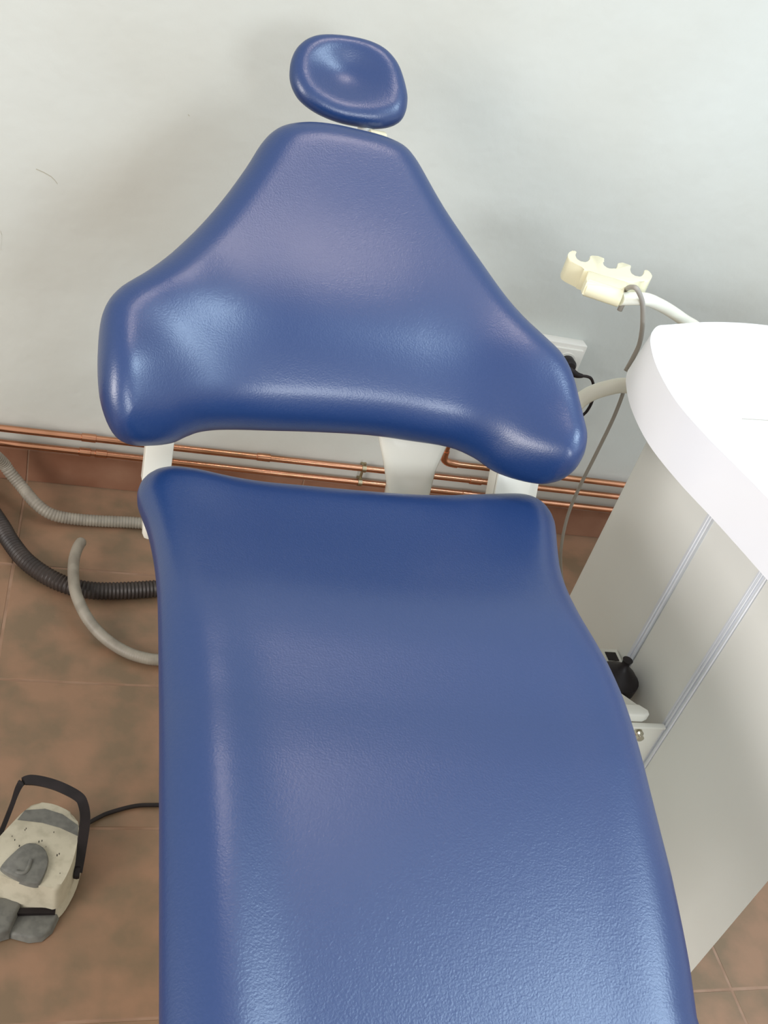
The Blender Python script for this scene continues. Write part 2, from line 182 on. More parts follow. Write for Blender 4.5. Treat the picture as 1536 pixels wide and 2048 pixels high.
def tube(bm, pts, r, seg=14, rfun=None, cap=True):
    """sweep a round section along the points; rfun(i) may modulate the radius"""
    pts = [Vector(p) for p in pts]
    n = len(pts)
    T = []
    for i in range(n):
        t = pts[min(i + 1, n - 1)] - pts[max(i - 1, 0)]
        T.append(t.normalized())
    up = Vector((0, 0, 1))
    if abs(T[0].dot(up)) > 0.95: up = Vector((1, 0, 0))
    U = (up - T[0] * up.dot(T[0])).normalized()
    rings = []
    for i in range(n):
        U = (U - T[i] * U.dot(T[i])).normalized()
        W = T[i].cross(U)
        rr = r * (rfun(i) if rfun else 1.0)
        rings.append([bm.verts.new(pts[i] + (U * math.cos(2 * math.pi * k / seg) + W * math.sin(2 * math.pi * k / seg)) * rr) for k in range(seg)])
    for a, b in zip(rings, rings[1:]):
        for k in range(seg):
            bm.faces.new((a[k], a[(k + 1) % seg], b[(k + 1) % seg], b[k]))
    if cap:
        bm.faces.new(rings[0][::-1]); bm.faces.new(rings[-1])

def tube_obj(name, pts, r, mat, parent=None, seg=14, smoothpath=True, round_end=False):
    bm = bmesh.new()
    P = catmull(pts) if smoothpath else [Vector(p) for p in pts]
    tube(bm, P, r, seg)
    return from_bm(name, bm, mat, parent, True, 50)

def corrugated(name, pts, r, pitch, depth, mat, parent=None):
    bm = bmesh.new()
    P = resample(catmull(pts, 12), pitch / 4)
    tube(bm, P, r, 16, rfun=lambda i: 1.0 - depth * (0.5 - 0.5 * math.cos(i * math.pi / 2)))
    return from_bm(name, bm, mat, parent, True, 60)

def prism(bm, poly, z0, z1, grow=0.0, bev=0.0, seg=2):
    """solid between z0 and z1 over a polygon; the lower outline is grown outward by grow"""
    c = Vector((sum(p[0] for p in poly) / len(poly), sum(p[1] for p in poly) / len(poly)))
    top = [bm.verts.new((p[0], p[1], z1)) for p in poly]
    bot = []
    for p in poly:
        d = Vector((p[0], p[1])) - c
        d = d * (1 + grow / max(d.length, 1e-6))
        bot.append(bm.verts.new((c.x + d.x, c.y + d.y, z0)))
    n = len(poly)
    ft = bm.faces.new(top); bm.faces.new(bot[::-1])
    for i in range(n):
        bm.faces.new((top[i], bot[i], bot[(i + 1) % n], top[(i + 1) % n]))
    if bev > 0:
        bmesh.ops.bevel(bm, geom=list(ft.edges), offset=bev, segments=seg, profile=0.5, affect='EDGES')

def lathe(bm, prof, centre, axis='Z', seg=24):
    c = Vector(centre); rings = []
    for r, h in prof:
        ring = []
        for k in range(seg):
            a = 2 * math.pi * k / seg
            if axis == 'Z': v = Vector((r * math.cos(a), r * math.sin(a), h))
            elif axis == 'Y': v = Vector((r * math.cos(a), h, r * math.sin(a)))
            else: v = Vector((h, r * math.cos(a), r * math.sin(a)))
            ring.append(bm.verts.new(c + v))
        rings.append(ring)
    for a, b in zip(rings, rings[1:]):
        for k in range(seg):
            bm.faces.new((a[k], a[(k + 1) % seg], b[(k + 1) % seg], b[k]))
    bm.faces.new(rings[0]); bm.faces.new(rings[-1][::-1])

# ---------------- materials ----------------
def srgb(r, g, b):
    f = lambda c: (c / 255 / 12.92) if c / 255 <= 0.04045 else ((c / 255 + 0.055) / 1.055) ** 2.4
    return (f(r), f(g), f(b), 1)

def mat(name, col, rough=0.5, metal=0.0, spec=0.5, noise=None, bump=None, coat=0.0, ramp=None):
    m = bpy.data.materials.new(name); m.use_nodes = True
    nt = m.node_tree; b = nt.nodes['Principled BSDF']
    b.inputs['Base Color'].default_value = col
    b.inputs['Roughness'].default_value = rough
    b.inputs['Metallic'].default_value = metal
    b.inputs['Specular IOR Level'].default_value = spec
    b.inputs['Coat Weight'].default_value = coat
    geo = nt.nodes.new('ShaderNodeNewGeometry')
    if noise:                              # (scale, second colour, detail, low, high)
        sc, c2, det, lo, hi = noise
        n = nt.nodes.new('ShaderNodeTexNoise'); n.inputs['Scale'].default_value = sc; n.inputs['Detail'].default_value = det
        nt.links.new(geo.outputs['Position'], n.inputs['Vector'])
        r = nt.nodes.new('ShaderNodeMapRange'); r.inputs[1].default_value = lo; r.inputs[2].default_value = hi
        nt.links.new(n.outputs['Fac'], r.inputs[0])
        mx = nt.nodes.new('ShaderNodeMix'); mx.data_type = 'RGBA'
        mx.inputs[6].default_value = col; mx.inputs[7].default_value = c2
        nt.links.new(r.outputs[0], mx.inputs[0])
        nt.links.new(mx.outputs[2], b.inputs['Base Color'])
    if bump:                               # list of (scale, strength distance)
        prev = None
        for sc, dist in bump:
            n = nt.nodes.new('ShaderNodeTexNoise'); n.inputs['Scale'].default_value = sc; n.inputs['Detail'].default_value = 3
            nt.links.new(geo.outputs['Position'], n.inputs['Vector'])
            bp = nt.nodes.new('ShaderNodeBump'); bp.inputs['Distance'].default_value = dist; bp.inputs['Strength'].default_value = 1.0
            nt.links.new(n.outputs['Fac'], bp.inputs['Height'])
            if prev: nt.links.new(prev.outputs[0], bp.inputs['Normal'])
            prev = bp
        nt.links.new(prev.outputs[0], b.inputs['Normal'])
    return m

M = {}
M['wall'] = mat('wall_paint', srgb(201, 203, 196), 0.75, spec=0.25, noise=(2.2, srgb(194, 194, 185), 4, 0.4, 0.75), bump=[(9, 0.004), (60, 0.0006)])
M['vinyl'] = mat('blue_vinyl', srgb(19, 52, 102), 0.34, spec=0.85, noise=(260, srgb(24, 54, 104), 2, 0.35, 0.7), bump=[(420, 0.00025), (110, 0.00012)])
M['tile'] = mat('terracotta_tile', srgb(124, 104, 82), 0.42, spec=0.4, noise=(12, srgb(148, 116, 92), 5, 0.38, 0.62), bump=[(30, 0.0008)])
M['skirting'] = mat('skirting_tile', srgb(124, 84, 64), 0.4, spec=0.4, noise=(7, srgb(146, 108, 86), 4, 0.4, 0.7))
M['grout'] = mat('grout', srgb(158, 130, 110), 0.9, spec=0.1, noise=(20, srgb(146, 118, 98), 3, 0.4, 0.6))
M['copper'] = mat('copper_pipe', srgb(206, 150, 118), 0.24, metal=1.0, noise=(9, srgb(168, 122, 88), 2, 0.5, 0.75))
M['brass'] = mat('brass_clip', srgb(170, 158, 130), 0.4, metal=1.0)
M['white'] = mat('white_enamel', srgb(228, 228, 218), 0.3, spec=0.5, noise=(3, srgb(222, 222, 212), 2, 0.4, 0.6))
M['gloss'] = mat('glossy_enamel', srgb(226, 224, 212), 0.12, spec=0.6)
M['cabinet'] = mat('cabinet_laminate', srgb(240, 241, 236), 0.42, spec=0.45, noise=(2.5, srgb(235, 236, 230), 3, 0.4, 0.7))
M['worktop'] = mat('white_worktop', srgb(244, 244, 246), 0.28, spec=0.5, coat=0.3)
M['alu'] = mat('aluminium_strip', srgb(232, 236, 242), 0.45, metal=0.1)
M['cream'] = mat('cream_plastic', srgb(240, 234, 200), 0.32, spec=0.5)
M['tubewhite'] = mat('ivory_tube', srgb(232, 230, 214), 0.35, spec=0.5)
M['greyhose'] = mat('grey_hose', srgb(150, 143, 130), 0.5, noise=(30, srgb(135, 128, 116), 2, 0.4, 0.6))
M['blackhose'] = mat('black_hose', srgb(46, 40, 38), 0.5, noise=(20, srgb(58, 50, 46), 2, 0.4, 0.6))
M['black'] = mat('black_rubber', srgb(26, 21, 22), 0.5, spec=0.3, noise=(30, srgb(34, 28, 29), 2, 0.4, 0.6))
M['greycord'] = mat('grey_cord', srgb(160, 154, 144), 0.5)
M['pedalbody'] = mat('ivory_pedal_shell', srgb(188, 182, 162), 0.5, noise=(60, srgb(172, 166, 146), 3, 0.45, 0.7))
M['pedalgrey'] = mat('grey_pedal_rubber', srgb(112, 112, 106), 0.6, noise=(70, srgb(98, 98, 93), 2, 0.4, 0.6))
M['chrome'] = mat('chrome', srgb(200, 195, 180), 0.2, metal=1.0)
M['socket'] = mat('socket_plastic', srgb(226, 222, 212), 0.4)
M['mark'] = mat('pencil_mark', srgb(172, 168, 152), 0.9)

# ---------------- setting ----------------
WALL_Y = 1.93
bm = bmesh.new(); box(bm, (-3.2, WALL_Y, -0.02), (4.2, WALL_Y + 0.12, 2.8))
tag(from_bm('wall_back', bm, M['wall'], smooth=False), kind='structure')

wall = bpy.data.objects['wall_back']
bm = bmesh.new()
for path in (MARK_A, MARK_B, MARK_C):
    for p, q in zip(path, path[1:]):
        w = 0.0009
        f = [bm.verts.new((a[0], WALL_Y - 0.0003, a[2] + s)) for a, s in ((p, -w), (q, -w), (q, w), (p, w))]
        g = [bm.verts.new((v.co.x, WALL_Y + 0.0005, v.co.z)) for v in f]
        bm.faces.new(f); bm.faces.new(g[::-1])
        for k in range(4): bm.faces.new((f[k], g[k], g[(k + 1) % 4], f[(k + 1) % 4]))
from_bm('scuff_mark', bm, M['mark'], wall, False)

bm = bmesh.new(); box(bm, (-3.2, -1.6, -0.06), (4.2, WALL_Y, -0.0010))
floor = tag(from_bm('floor', bm, M['grout'], smooth=False), kind='structure')
TS = 0.312; GX = -0.1033; GY = 1.636
bm = bmesh.new(); box(bm, (-TS / 2 + 0.002, -TS / 2 + 0.002, -0.010), (TS / 2 - 0.002, TS / 2 - 0.002, 0.0))
es = [e for e in bm.edges if all(v.co.z > -0.001 for v in e.verts)]
bmesh.ops.bevel(bm, geom=es, offset=0.0015, segments=1, affect='EDGES')
bmesh.ops.recalc_face_normals(bm, faces=bm.faces)
tile_me = bpy.data.meshes.new('floor_tile'); bm.to_mesh(tile_me); bm.free(); tile_me.materials.append(M['tile'])
rnd = random.Random(4)
for j in range(-8, 1):
    for i in range(-7, 9):
        y = GY + TS * (j + 0.5)
        if j == 0: y = GY + (WALL_Y - GY) / 2
        o = bpy.data.objects.new('floor_tile', tile_me); COL.objects.link(o)
        o.location = (GX + TS * (i + 0.5), y, rnd.uniform(-0.0005, 0.0005))
        if j == 0: o.scale = (1, (WALL_Y - GY) / TS, 1)
        o.rotation_euler = (rnd.uniform(-.0012, .0012), rnd.uniform(-.0012, .0012), 0)
        o.parent = floor

bm = bmesh.new(); box(bm, (-3.2, WALL_Y - 0.0095, 0.0), (4.2, WALL_Y, 0.089))
base = tag(from_bm('baseboard_back', bm, M['grout'], smooth=False), kind='structure')
bm = bmesh.new(); box(bm, (-TS / 2 + 0.0015, -0.008, 0.001), (TS / 2 - 0.0015, 0.0, 0.086), 0.0015, 1)
bmesh.ops.recalc_face_normals(bm, faces=bm.faces)
sk_me = bpy.data.meshes.new('skirting_tile'); bm.to_mesh(sk_me); bm.free(); sk_me.materials.append(M['skirting'])
for i in range(-9, 12):
    o = bpy.data.objects.new('skirting_tile', sk_me); COL.objects.link(o)
    o.location = (GX + TS * (i + 0.5), WALL_Y - 0.003, 0.0)
    o.rotation_euler = (rnd.uniform(-.008, .008), 0, rnd.uniform(-.004, .004))
    o.parent = base

# ---------------- padded slabs of the chair ----------------
def pad_mesh(outline, O, a, wfun, r, t_top, t_bot, step, detail=None, power=2.0, rmax=None):
    """upholstered slab: exact outline, rounded rim of radius r, free-form upper face"""
    Oo, U, V, N = [Vector(q) for q in frame(O, a)]
    fine = []
    for (ax, ay), (bx, by) in zip(outline, list(outline[1:]) + [outline[0]]):
        k = max(1, int(math.hypot(bx - ax, by - ay) / 0.012 + 0.5))
        fine += [(ax + (bx - ax) * i / k, ay + (by - ay) * i / k) for i in range(k)]
    B = np.array(fine, float)
    seg0 = B; seg1 = np.roll(B, -1, axis=0)
    def dist(P):
        P = np.asarray(P, float)
        out = np.empty(len(P))
        for s in range(0, len(P), 512):
            Q = P[s:s + 512][:, None, :]
            d = seg1 - seg0; L = (d ** 2).sum(1) + 1e-12
            t = np.clip(((Q - seg0) * d).sum(2) / L, 0, 1)
            c = seg0 + t[..., None] * d
            out[s:s + 512] = np.sqrt(((Q - c) ** 2).sum(2)).min(1)
        return out
    def inside(P):
        P = np.asarray(P, float); c = np.zeros(len(P), bool)
        for (x0, y0), (x1, y1) in zip(seg0, seg1):
            if y0 == y1: continue
            m = ((y0 > P[:, 1]) != (y1 > P[:, 1])) & (P[:, 0] < (x1 - x0) * (P[:, 1] - y0) / (y1 - y0) + x0)
            c ^= m
        return c
    area = 0.5 * np.sum(seg0[:, 0] * seg1[:, 1] - seg1[:, 0] * seg0[:, 1])
    tang = np.roll(B, -1, axis=0) - np.roll(B, 1, axis=0)
    tang /= np.linalg.norm(tang, axis=1)[:, None] + 1e-12
    nrm = np.stack([-tang[:, 1], tang[:, 0]], 1) * (1 if area > 0 else -1)
    pts = [tuple(p) for p in B]
    fr = [0.0, 0.03, 0.09, 0.18, 0.30, 0.45, 0.62, 0.82, 1.05]
    for f in fr[1:]:
        Q = B + nrm * f * r
        dd = dist(Q); ins = inside(Q)
        for q, d_, k in zip(Q, dd, ins):
            if k and d_ > 0.97 * f * r: pts.append(tuple(q))
    x0, y0 = B.min(0); x1, y1 = B.max(0)
    G = np.array([(x + (step / 2 if j % 2 else 0), y) for j, y in enumerate(np.arange(y0, y1, step * .87)) for x in np.arange(x0, x1, step)])
    G = G[inside(G)]; G = G[dist(G) > 1.05 * r + step * 0.6]
    pts += [tuple(g) for g in G]
    n = len(B)
    res = delaunay_2d_cdt([Vector(p) for p in pts], [(i, (i + 1) % n) for i in range(n)], [], 1, 1e-7)
    vs, fs = res[0], res[2]
    P2 = np.array([(v.x, v.y) for v in vs]); D_ = dist(P2)
    D_[D_ < 1e-6] = 0
    rim = D_ <= 0
    verts = []; idx_bot = {}
    for (u, v), d_ in zip(P2, D_):
        q = min(d_ / r, 1.0)
        rise = (1 - (1 - q) ** power) ** (1 / power)
        h = wfun(u, v) + t_top * rise
        if detail: h += detail(u, v, d_) * rise
        verts.append(Oo + U * u + V * v + N * h)
    m = len(verts)
    for k, ((u, v), d_) in enumerate(zip(P2, D_)):
        if rim[k]: idx_bot[k] = k; continue
        q = min(d_ / (r * 0.7), 1.0)
        rise = math.sqrt(1 - (1 - q) ** 2)
        idx_bot[k] = len(verts)
        verts.append(Oo + U * u + V * v + N * (wfun(u, v) - t_bot * rise))
    faces = []
    for f in fs:
        f = list(f)
        faces.append(f); b = [idx_bot[i] for i in f][::-1]
        if any(i != j for i, j in zip(f, b[::-1])): faces.append(b)
    me = bpy.data.meshes.new('pad')
    me.from_pydata([tuple(v) for v in verts], [], faces); me.update()
    bm = bmesh.new(); bm.from_mesh(me); bmesh.ops.recalc_face_normals(bm, faces=bm.faces); bm.to_mesh(me); bm.free()
    return me

def gauss(u, v, cu, cv, su, sv=None):
    sv = sv or su
    return math.exp(-((u - cu) / su) ** 2 - ((v - cv) / sv) ** 2)

chair = empty('dental_chair', (0.42, 0.85, 0.0))
tag(chair, 'blue vinyl dental treatment chair with reclined winged backrest and small round headrest', 'chair')

def back_detail(u, v, d):
    h = 0.0
    h += -0.006 * gauss(u, v, 0.0, 0.33, 0.14, 0.12)          # hollow for the back
    h += 0.009 * math.exp(-((v - 0.17) / 0.10) ** 2 - (u / 0.21) ** 4)      # lumbar swell
    h += 0.016 * gauss(u, v, -0.30, 0.03, 0.07, 0.06)         # swollen wing corners
    h += 0.016 * gauss(u, v, 0.30, -0.01, 0.07, 0.06)
    h += 0.010 * gauss(u, v, -0.24, 0.16, 0.06, 0.07)
    h += 0.010 * gauss(u, v, 0.25, 0.12, 0.05, 0.08)
    return h
me = pad_mesh(BACK, BACK_O, BACK_A, back_w, 0.046, 0.046, 0.030, 0.011, back_detail, power=2.15)
link_mesh('backrest_pad', me, M['vinyl'], chair)

def seat_detail(u, v, d):
    h = (0.008 if u < 0 else 0.002) * math.exp(-((d - 0.055) / 0.035) ** 2) * (1 if v < 0.75 else max(0.0, 1 - (v - 0.75) / 0.15))
    h += -0.007 * gauss(u, v, 0.0, 0.98, 0.22, 0.13)
    h += 0.006 * gauss(u, v, -0.24, 1.11, 0.05, 0.07) + 0.007 * gauss(u, v, 0.255, 1.10, 0.04, 0.09)
    return h
me = pad_mesh(SEAT, SEAT_O, 0.0, seat_w, 0.048, 0.032, 0.035, 0.014, seat_detail)
link_mesh('seat_pad', me, M['vinyl'], chair)

def head_detail(u, v, d):
    return -0.026 * gauss(u, v, -0.005, 0.010, 0.066, 0.052)
me = pad_mesh(HEAD, HEAD_O, HEAD_A, head_w, 0.032, 0.026, 0.020, 0.006, head_detail)
link_mesh('headrest_pad', me, M['vinyl'], chair)

def slab_shell(name, outline, O, a, wfun, inset, top, bot, step):
    """smaller rigid tray under a pad"""
    B = np.array(outline, float)[::3]
    area = 0.5 * np.sum(B[:, 0] * np.roll(B[:, 1], -1) - np.roll(B[:, 0], -1) * B[:, 1])
    t = np.roll(B, -1, axis=0) - np.roll(B, 1, axis=0); t /= np.linalg.norm(t, axis=1)[:, None]
    nr = np.stack([-t[:, 1], t[:, 0]], 1) * (1 if area > 0 else -1)
    I = B + nr * inset
    me = pad_mesh([tuple(p) for p in I], O, a, lambda u, v: wfun(u, v) - (top + bot) / 2, 0.012, (bot - top) / 2, (bot - top) / 2, step)
    o = link_mesh(name, me, M['white'], chair)
    return o
slab_shell('backrest_shell', BACK, BACK_O, BACK_A, back_w, 0.05, 0.030, 0.052, 0.03)
slab_shell('seat_shell', SEAT, SEAT_O, 0.0, seat_w, 0.05, 0.034, 0.058, 0.04)

# headrest stem
Oo, U_, V_, N_ = [Vector(q) for q in frame(HEAD_O, HEAD_A)]
hb = Oo - N_ * 0.015
bm = bmesh.new()
tube(bm, catmull([hb + Vector((0.03, 0, 0)), hb - N_ * 0.02 + Vector((0.035, -0.01, -0.01)), Vector((0.392, 1.60, 0.985)), Vector((0.392, 1.53, 0.93)), Vector((0.38, 1.44, 0.86))]), 0.013, 12)
from_bm('headrest_stem', bm, M['white'], chair, True, 60)
CL = Vector(CLAMP[0])
bm = bmesh.new(); box(bm, (CL.x - 0.014, CL.y - 0.008, CL.z - 0.03), (CL.x + 0.014, CL.y + 0.008, CL.z + 0.001), 0.003)
from_bm('headrest_clamp', bm, M['cream'], chair, True, 40)

# centre support neck, flared towards the backrest
bm = bmesh.new()
secs = [(0.497, 1.31, 0.72, 0.085), (0.500, 1.285, 0.66, 0.062), (0.505, 1.27, 0.61, 0.045), (0.513, 1.262, 0.57, 0.0375), (0.514, 1.255, 0.53, 0.036), (0.514, 1.20, 0.46, 0.036)]
prev = None
for cx, cy, cz, hw in secs:
    ring = []
    for k in range(20):
        a = 2 * math.pi * k / 20
        x = abs(math.cos(a)) ** 0.6 * math.copysign(1, math.cos(a)); y = abs(math.sin(a)) ** 0.8 * math.copysign(1, math.sin(a))
        ring.append(bm.verts.new((cx + hw * x, cy + 0.022 * y, cz + 0.010 * y)))
    if prev:
        for k in range(20): bm.faces.new((prev[k], prev[(k + 1) % 20], ring[(k + 1) % 20], ring[k]))
    else: bm.faces.new(ring)
    prev = ring
bm.faces.new(prev[::-1])
from_bm('support_neck', bm, M['gloss'], chair, True, 60)
for x0, x1 in ((0.094, 0.134), (0.652, 0.712)):
    bm = bmesh.new()
    box(bm, (x0, -0.004, -0.055), (x1, 0.004, 0.07), 0.002)
    box(bm, (x0, 0.0, -0.055), (x0 + 0.005, 0.035, 0.07), 0.001)
    if x0 > 0.5: box(bm, (x1 + 0.0005, 0.012, -0.055), (x1 + 0.022, 0.020, 0.05), 0.001)
    bmesh.ops.rotate(bm, verts=bm.verts, cent=(0, 0, 0), matrix=Matrix.Rotation(math.radians(-25), 3, 'X'))
    bmesh.ops.translate(bm, verts=bm.verts, vec=(0, 1.25, 0.60))
    from_bm('hinge_arm', bm, M['white'], chair, True, 40)
bm = bmesh.new(); box(bm, (0.10, 1.15, 0.50), (0.72, 1.23, 0.53), 0.008)
from_bm('hinge_bar', bm, M['white'], chair, True, 40)
bm = bmesh.new()
prism(bm, [(0.30, 0.62), (0.54, 0.62), (0.56, 0.70), (0.56, 1.10), (0.52, 1.16), (0.32, 1.16), (0.28, 1.10), (0.28, 0.70)], 0.05, 0.54, 0.02, 0.01)
from_bm('lift_column', bm, M['white'], chair, True, 40)
bm = bmesh.new()
prism(bm, [(0.27, 0.45), (0.57, 0.45), (0.62, 0.52), (0.62, 1.22), (0.56, 1.30), (0.30, 1.30), (0.25, 1.22), (0.25, 0.52)], 0.0005, 0.055, 0.01, 0.012)
from_bm('base_plate', bm, M['white'], chair, True, 40)

# ---------------- copper pipes ----------------
PY = 1.908; PR = 0.0078
def rod(bm, a, b, r, seg=14): tube(bm, [Vector(a), Vector(b)], r, seg)
def wall_pipe(z0, z1, label):
    # z0 at X=-3, z1 at X=4 (the runs sag slightly)
    bm = bmesh.new(); n = 40
    tube(bm, [Vector((-3.1 + 7.2 * i / n, PY, z0 + (z1 - z0) * i / n + 0.0006 * math.sin(i * 0.6))) for i in range(n + 1)], PR, 14)
    return tag(from_bm('copper_pipe', bm, M['copper'], smooth=True), label, 'pipe')
def zat(z0, z1, x): return z0 + (z1 - z0) * (x + 3.1) / 7.2
p_mid = wall_pipe(0.135, 0.158, 'long upper copper pipe running along the wall above the floor behind the chair')
p_low = wall_pipe(0.107, 0.105, 'long lower copper pipe just above the skirting tiles behind the chair')
def sleeve(parent, z, x, half=0.016):
    bm = bmesh.new()
    lathe(bm, [(PR + 0.0002, -half), (PR + 0.0016, -half + 0.001), (PR + 0.0018, half - 0.001), (PR + 0.0002, half)], (x, PY, z), 'X', 16)
    from_bm('sleeve', bm, M['copper'], parent, True, 40)
for x in (0.02, 0.41, 0.94, 1.6, -0.8): sleeve(p_mid, zat(0.135, 0.158, x), x)
for x in (0.015, 0.05, 0.93, 1.42): sleeve(p_low, zat(0.107, 0.105, x), x, 0.013)
bm = bmesh.new()
tube(bm, catmull([(0.838, PY, 0.46), (0.838, PY, 0.40), (0.838, PY, 0.30), (0.838, PY, 0.225), (0.840, PY, 0.204), (0.853, PY, 0.193), (0.875, PY, 0.190), (1.0, PY, 0.190), (1.5, PY, 0.188), (4.1, PY, 0.186)], 6), PR, 14)
p_el = tag(from_bm('copper_pipe', bm, M['copper'], smooth=True), 'bent copper pipe with an elbow, topmost of the three right of the chair neck', 'pipe')
bm = bmesh.new()
tube(bm, catmull([(0.838, PY, 0.225), (0.840, PY, 0.204), (0.853, PY, 0.193), (0.878, PY, 0.190)], 6), PR + 0.0018, 14)
from_bm('elbow', bm, M['copper'], p_el, True, 40)
for x in (0.652,):
    bm = bmesh.new()
    for z in (zat(0.135, 0.158, x), zat(0.107, 0.105, x)):
        lathe(bm, [(PR + 0.0004, -0.005), (PR + 0.002, -0.005), (PR + 0.002, 0.005), (PR + 0.0004, 0.005)], (x, PY, z), 'X', 14)
        box(bm, (x - 0.004, PY + 0.004, z - 0.003), (x + 0.004, WALL_Y + 0.001, z + 0.003))
    z = zat(0.135, 0.158, x)
    box(bm, (x - 0.003, PY - 0.003, z + PR), (x + 0.003, PY + 0.003, z + PR + 0.009), 0.001)
    box(bm, (x - 0.003, PY + 0.002, 0.10), (x + 0.003, PY + 0.008, z), 0.001)
    lab = 'small metal clip holding both copper pipes, left of the white chair neck'
    tag(from_bm('pipe_clip', bm, M['brass'], smooth=True, angle=40), lab, 'clip')

# ---------------- wall socket, plug and its cord ----------------
sock = empty('wall_socket', (1.0, WALL_Y, 0.49))
tag(sock, 'white surface-mounted double wall socket behind the right edge of the backrest', 'socket')
bm = bmesh.new(); box(bm, (0.91, WALL_Y - 0.030, 0.405), (1.078, WALL_Y + 0.001, 0.556), 0.003)
from_bm('back_box', bm, M['socket'], sock, True, 40)
for zc in (0.513, 0.444):
    bm = bmesh.new(); box(bm, (0.996, WALL_Y - 0.036, zc - 0.033), (1.070, WALL_Y - 0.0295, zc + 0.033), 0.002)
    lathe(bm, [(0.0215, -0.0385), (0.0235, -0.0385), (0.0235, -0.035), (0.0215, -0.035)], (1.036, WALL_Y, zc), 'Y', 24)
    from_bm('socket_face', bm, M['socket'], sock, True, 40)
plug = empty('black_plug', (1.036, WALL_Y - 0.05, 0.513))
tag(plug, 'black round mains plug with cord pushed into the white wall socket', 'plug')
bm = bmesh.new()
lathe(bm, [(0.017, -0.037), (0.019, -0.040), (0.019, -0.058), (0.014, -0.066), (0.006, -0.068)], (1.036, WALL_Y, 0.513), 'Y', 20)
from_bm('plug_body', bm, M['black'], plug, True, 40)
bm = bmesh.new()
tube(bm, catmull([(1.030, 1.873, 0.513), (1.045, 1.866, 0.505), (1.060, 1.864, 0.500), (1.075, 1.865, 0.499)], 6), 0.0115, 12, rfun=lambda i: 1.1 - 0.040 * i)
from_bm('strain_relief', bm, M['black'], plug, True, 40)
P = [(1.073, 1.865, 0.4995)] + [tuple(p) for p in PLUGCORD[3:]]
tube_obj('cord', P, 0.0036, M['black'], plug, 8)

# ---------------- hoses on the floor ----------------
h = corrugated('corrugated_hose', HOSE_A, 0.0135, 0.0065, 0.10, M['greyhose'])
tag(h, 'thick grey corrugated hose along the skirting, running left out of the photo', 'hose')
h = corrugated('corrugated_hose', HOSE_B, 0.0185, 0.0075, 0.13, M['blackhose'])
tag(h, 'black corrugated hose curving over the floor to the chair base', 'hose')
bm = bmesh.new()
P = resample(catmull(HOSE_C, 12), 0.0015); n = len(P)
def endround(i):
    k = min(i * 0.0015 / 0.011, 1.0)
    return max(0.15, math.sqrt(1 - (1 - k) ** 2)) * (1 - 0.035 * (0.5 - 0.5 * math.cos(i * math.pi / 1.5)))
tube(bm, P, 0.0115, 14, rfun=endround)
h = tag(from_bm('suction_hose', bm, M['greyhose'], smooth=True), 'short pale grey hose with a free end, crossing over the black corrugated hose', 'hose')

# ---------------- side cabinet ----------------
XC = 0.95
cab = empty('side_cabinet', (1.2, 1.05, 0.0))
tag(cab, 'pale grey dental side cabinet with a white rounded worktop right of the chair', 'cabinet')
plan = [(0.956, 0.662), (0.99, 0.688), (1.34, 0.930), (1.42, 1.04), (1.44, 1.18), (1.38, 1.32), (1.24, 1.37), (0.985, 1.366), (0.962, 1.358), (0.956, 1.335)]
bm = bmesh.new(); prism(bm, plan, 0.0005, 0.772)
from_bm('carcass', bm, M['cabinet'], cab, True, 30)
def side_panel(y0, y1, x_out, r0=0.0, r1=0.0, cut=0.0):
    bm = bmesh.new(); pl = []
    pl.append((0.960, y0 + (0 if r0 else 0)))
    def arc(cy, sgn, r):
        o = []
        for k in range(7):
            a = math.pi / 2 * k / 6
            o.append((x_out + r - r * math.sin(a), cy + sgn * r * math.cos(a)))
        return o
    pts = []
    if r0: pts += [(x_out + r0 + 0.02, y0)] + arc(y0 + r0, -1, r0)
    else: pts += [(0.962, y0 + cut), (x_out, y0)]
    if r1: pts += arc(y1 - r1, 1, r1)[::-1] + [(x_out + r1 + 0.02, y1)]
    else: pts += [(x_out, y1), (0.962, y1)]
    prism(bm, pts, 0.03, 0.770)
    return from_bm('side_panel', bm, M['cabinet'], cab, True, 30)
side_panel(0.644, 0.9395, XC, cut=0.016)
side_panel(0.9635, 1.100, XC + 0.003)
side_panel(1.1165, 1.372, XC, r1=0.030)
bm = bmesh.new()                                    # double-ridged aluminium profile
box(bm, (XC + 0.001, 0.9405, 0.03), (0.962, 0.9628, 0.770))
box(bm, (XC - 0.0025, 0.9405, 0.03), (XC + 0.002, 0.9455, 0.770), 0.001, 1)
box(bm, (XC - 0.0025, 0.9500, 0.03), (XC + 0.002, 0.9535, 0.770), 0.001, 1)
box(bm, (XC - 0.0010, 0.9580, 0.03), (XC + 0.002, 0.9628, 0.770), 0.0008, 1)
from_bm('trim_profile', bm, M['alu'], cab, True, 40)
bm = bmesh.new()
box(bm, (XC - 0.001, 1.1045, 0.03), (0.962, 1.1090, 0.770), 0.001, 1)
box(bm, (XC - 0.003, 1.1090, 0.03), (0.962, 1.1165, 0.770), 0.001, 1)
from_bm('trim_profile', bm, M['alu'], cab, True, 40)
bm = bmesh.new()
prism(bm, [(p[0] - 0.003 if p[0] < 1.1 else p[0] + .003, p[1] ) for p in plan], 0.0, 0.03)
from_bm('plinth', bm, M['cabinet'], cab, True, 30)
wt = [(p[0], p[1]) for p in TOPWORK] + [(0.872, 0.845), (0.895, 0.755), (0.955, 0.675), (1.05, 0.665), (1.20, 0.735), (1.40, 0.885), (1.53, 1.06), (1.57, 1.28), (1.49, 1.44), (1.33, 1.492), (1.168, 1.488), (1.043, 1.461), (0.935, 1.418), (0.902, 1.402)]
wt = [(p.x, p.y) for p in catmull([(x, y, 0) for x, y in wt + wt[:1]], 5)[:-1]]
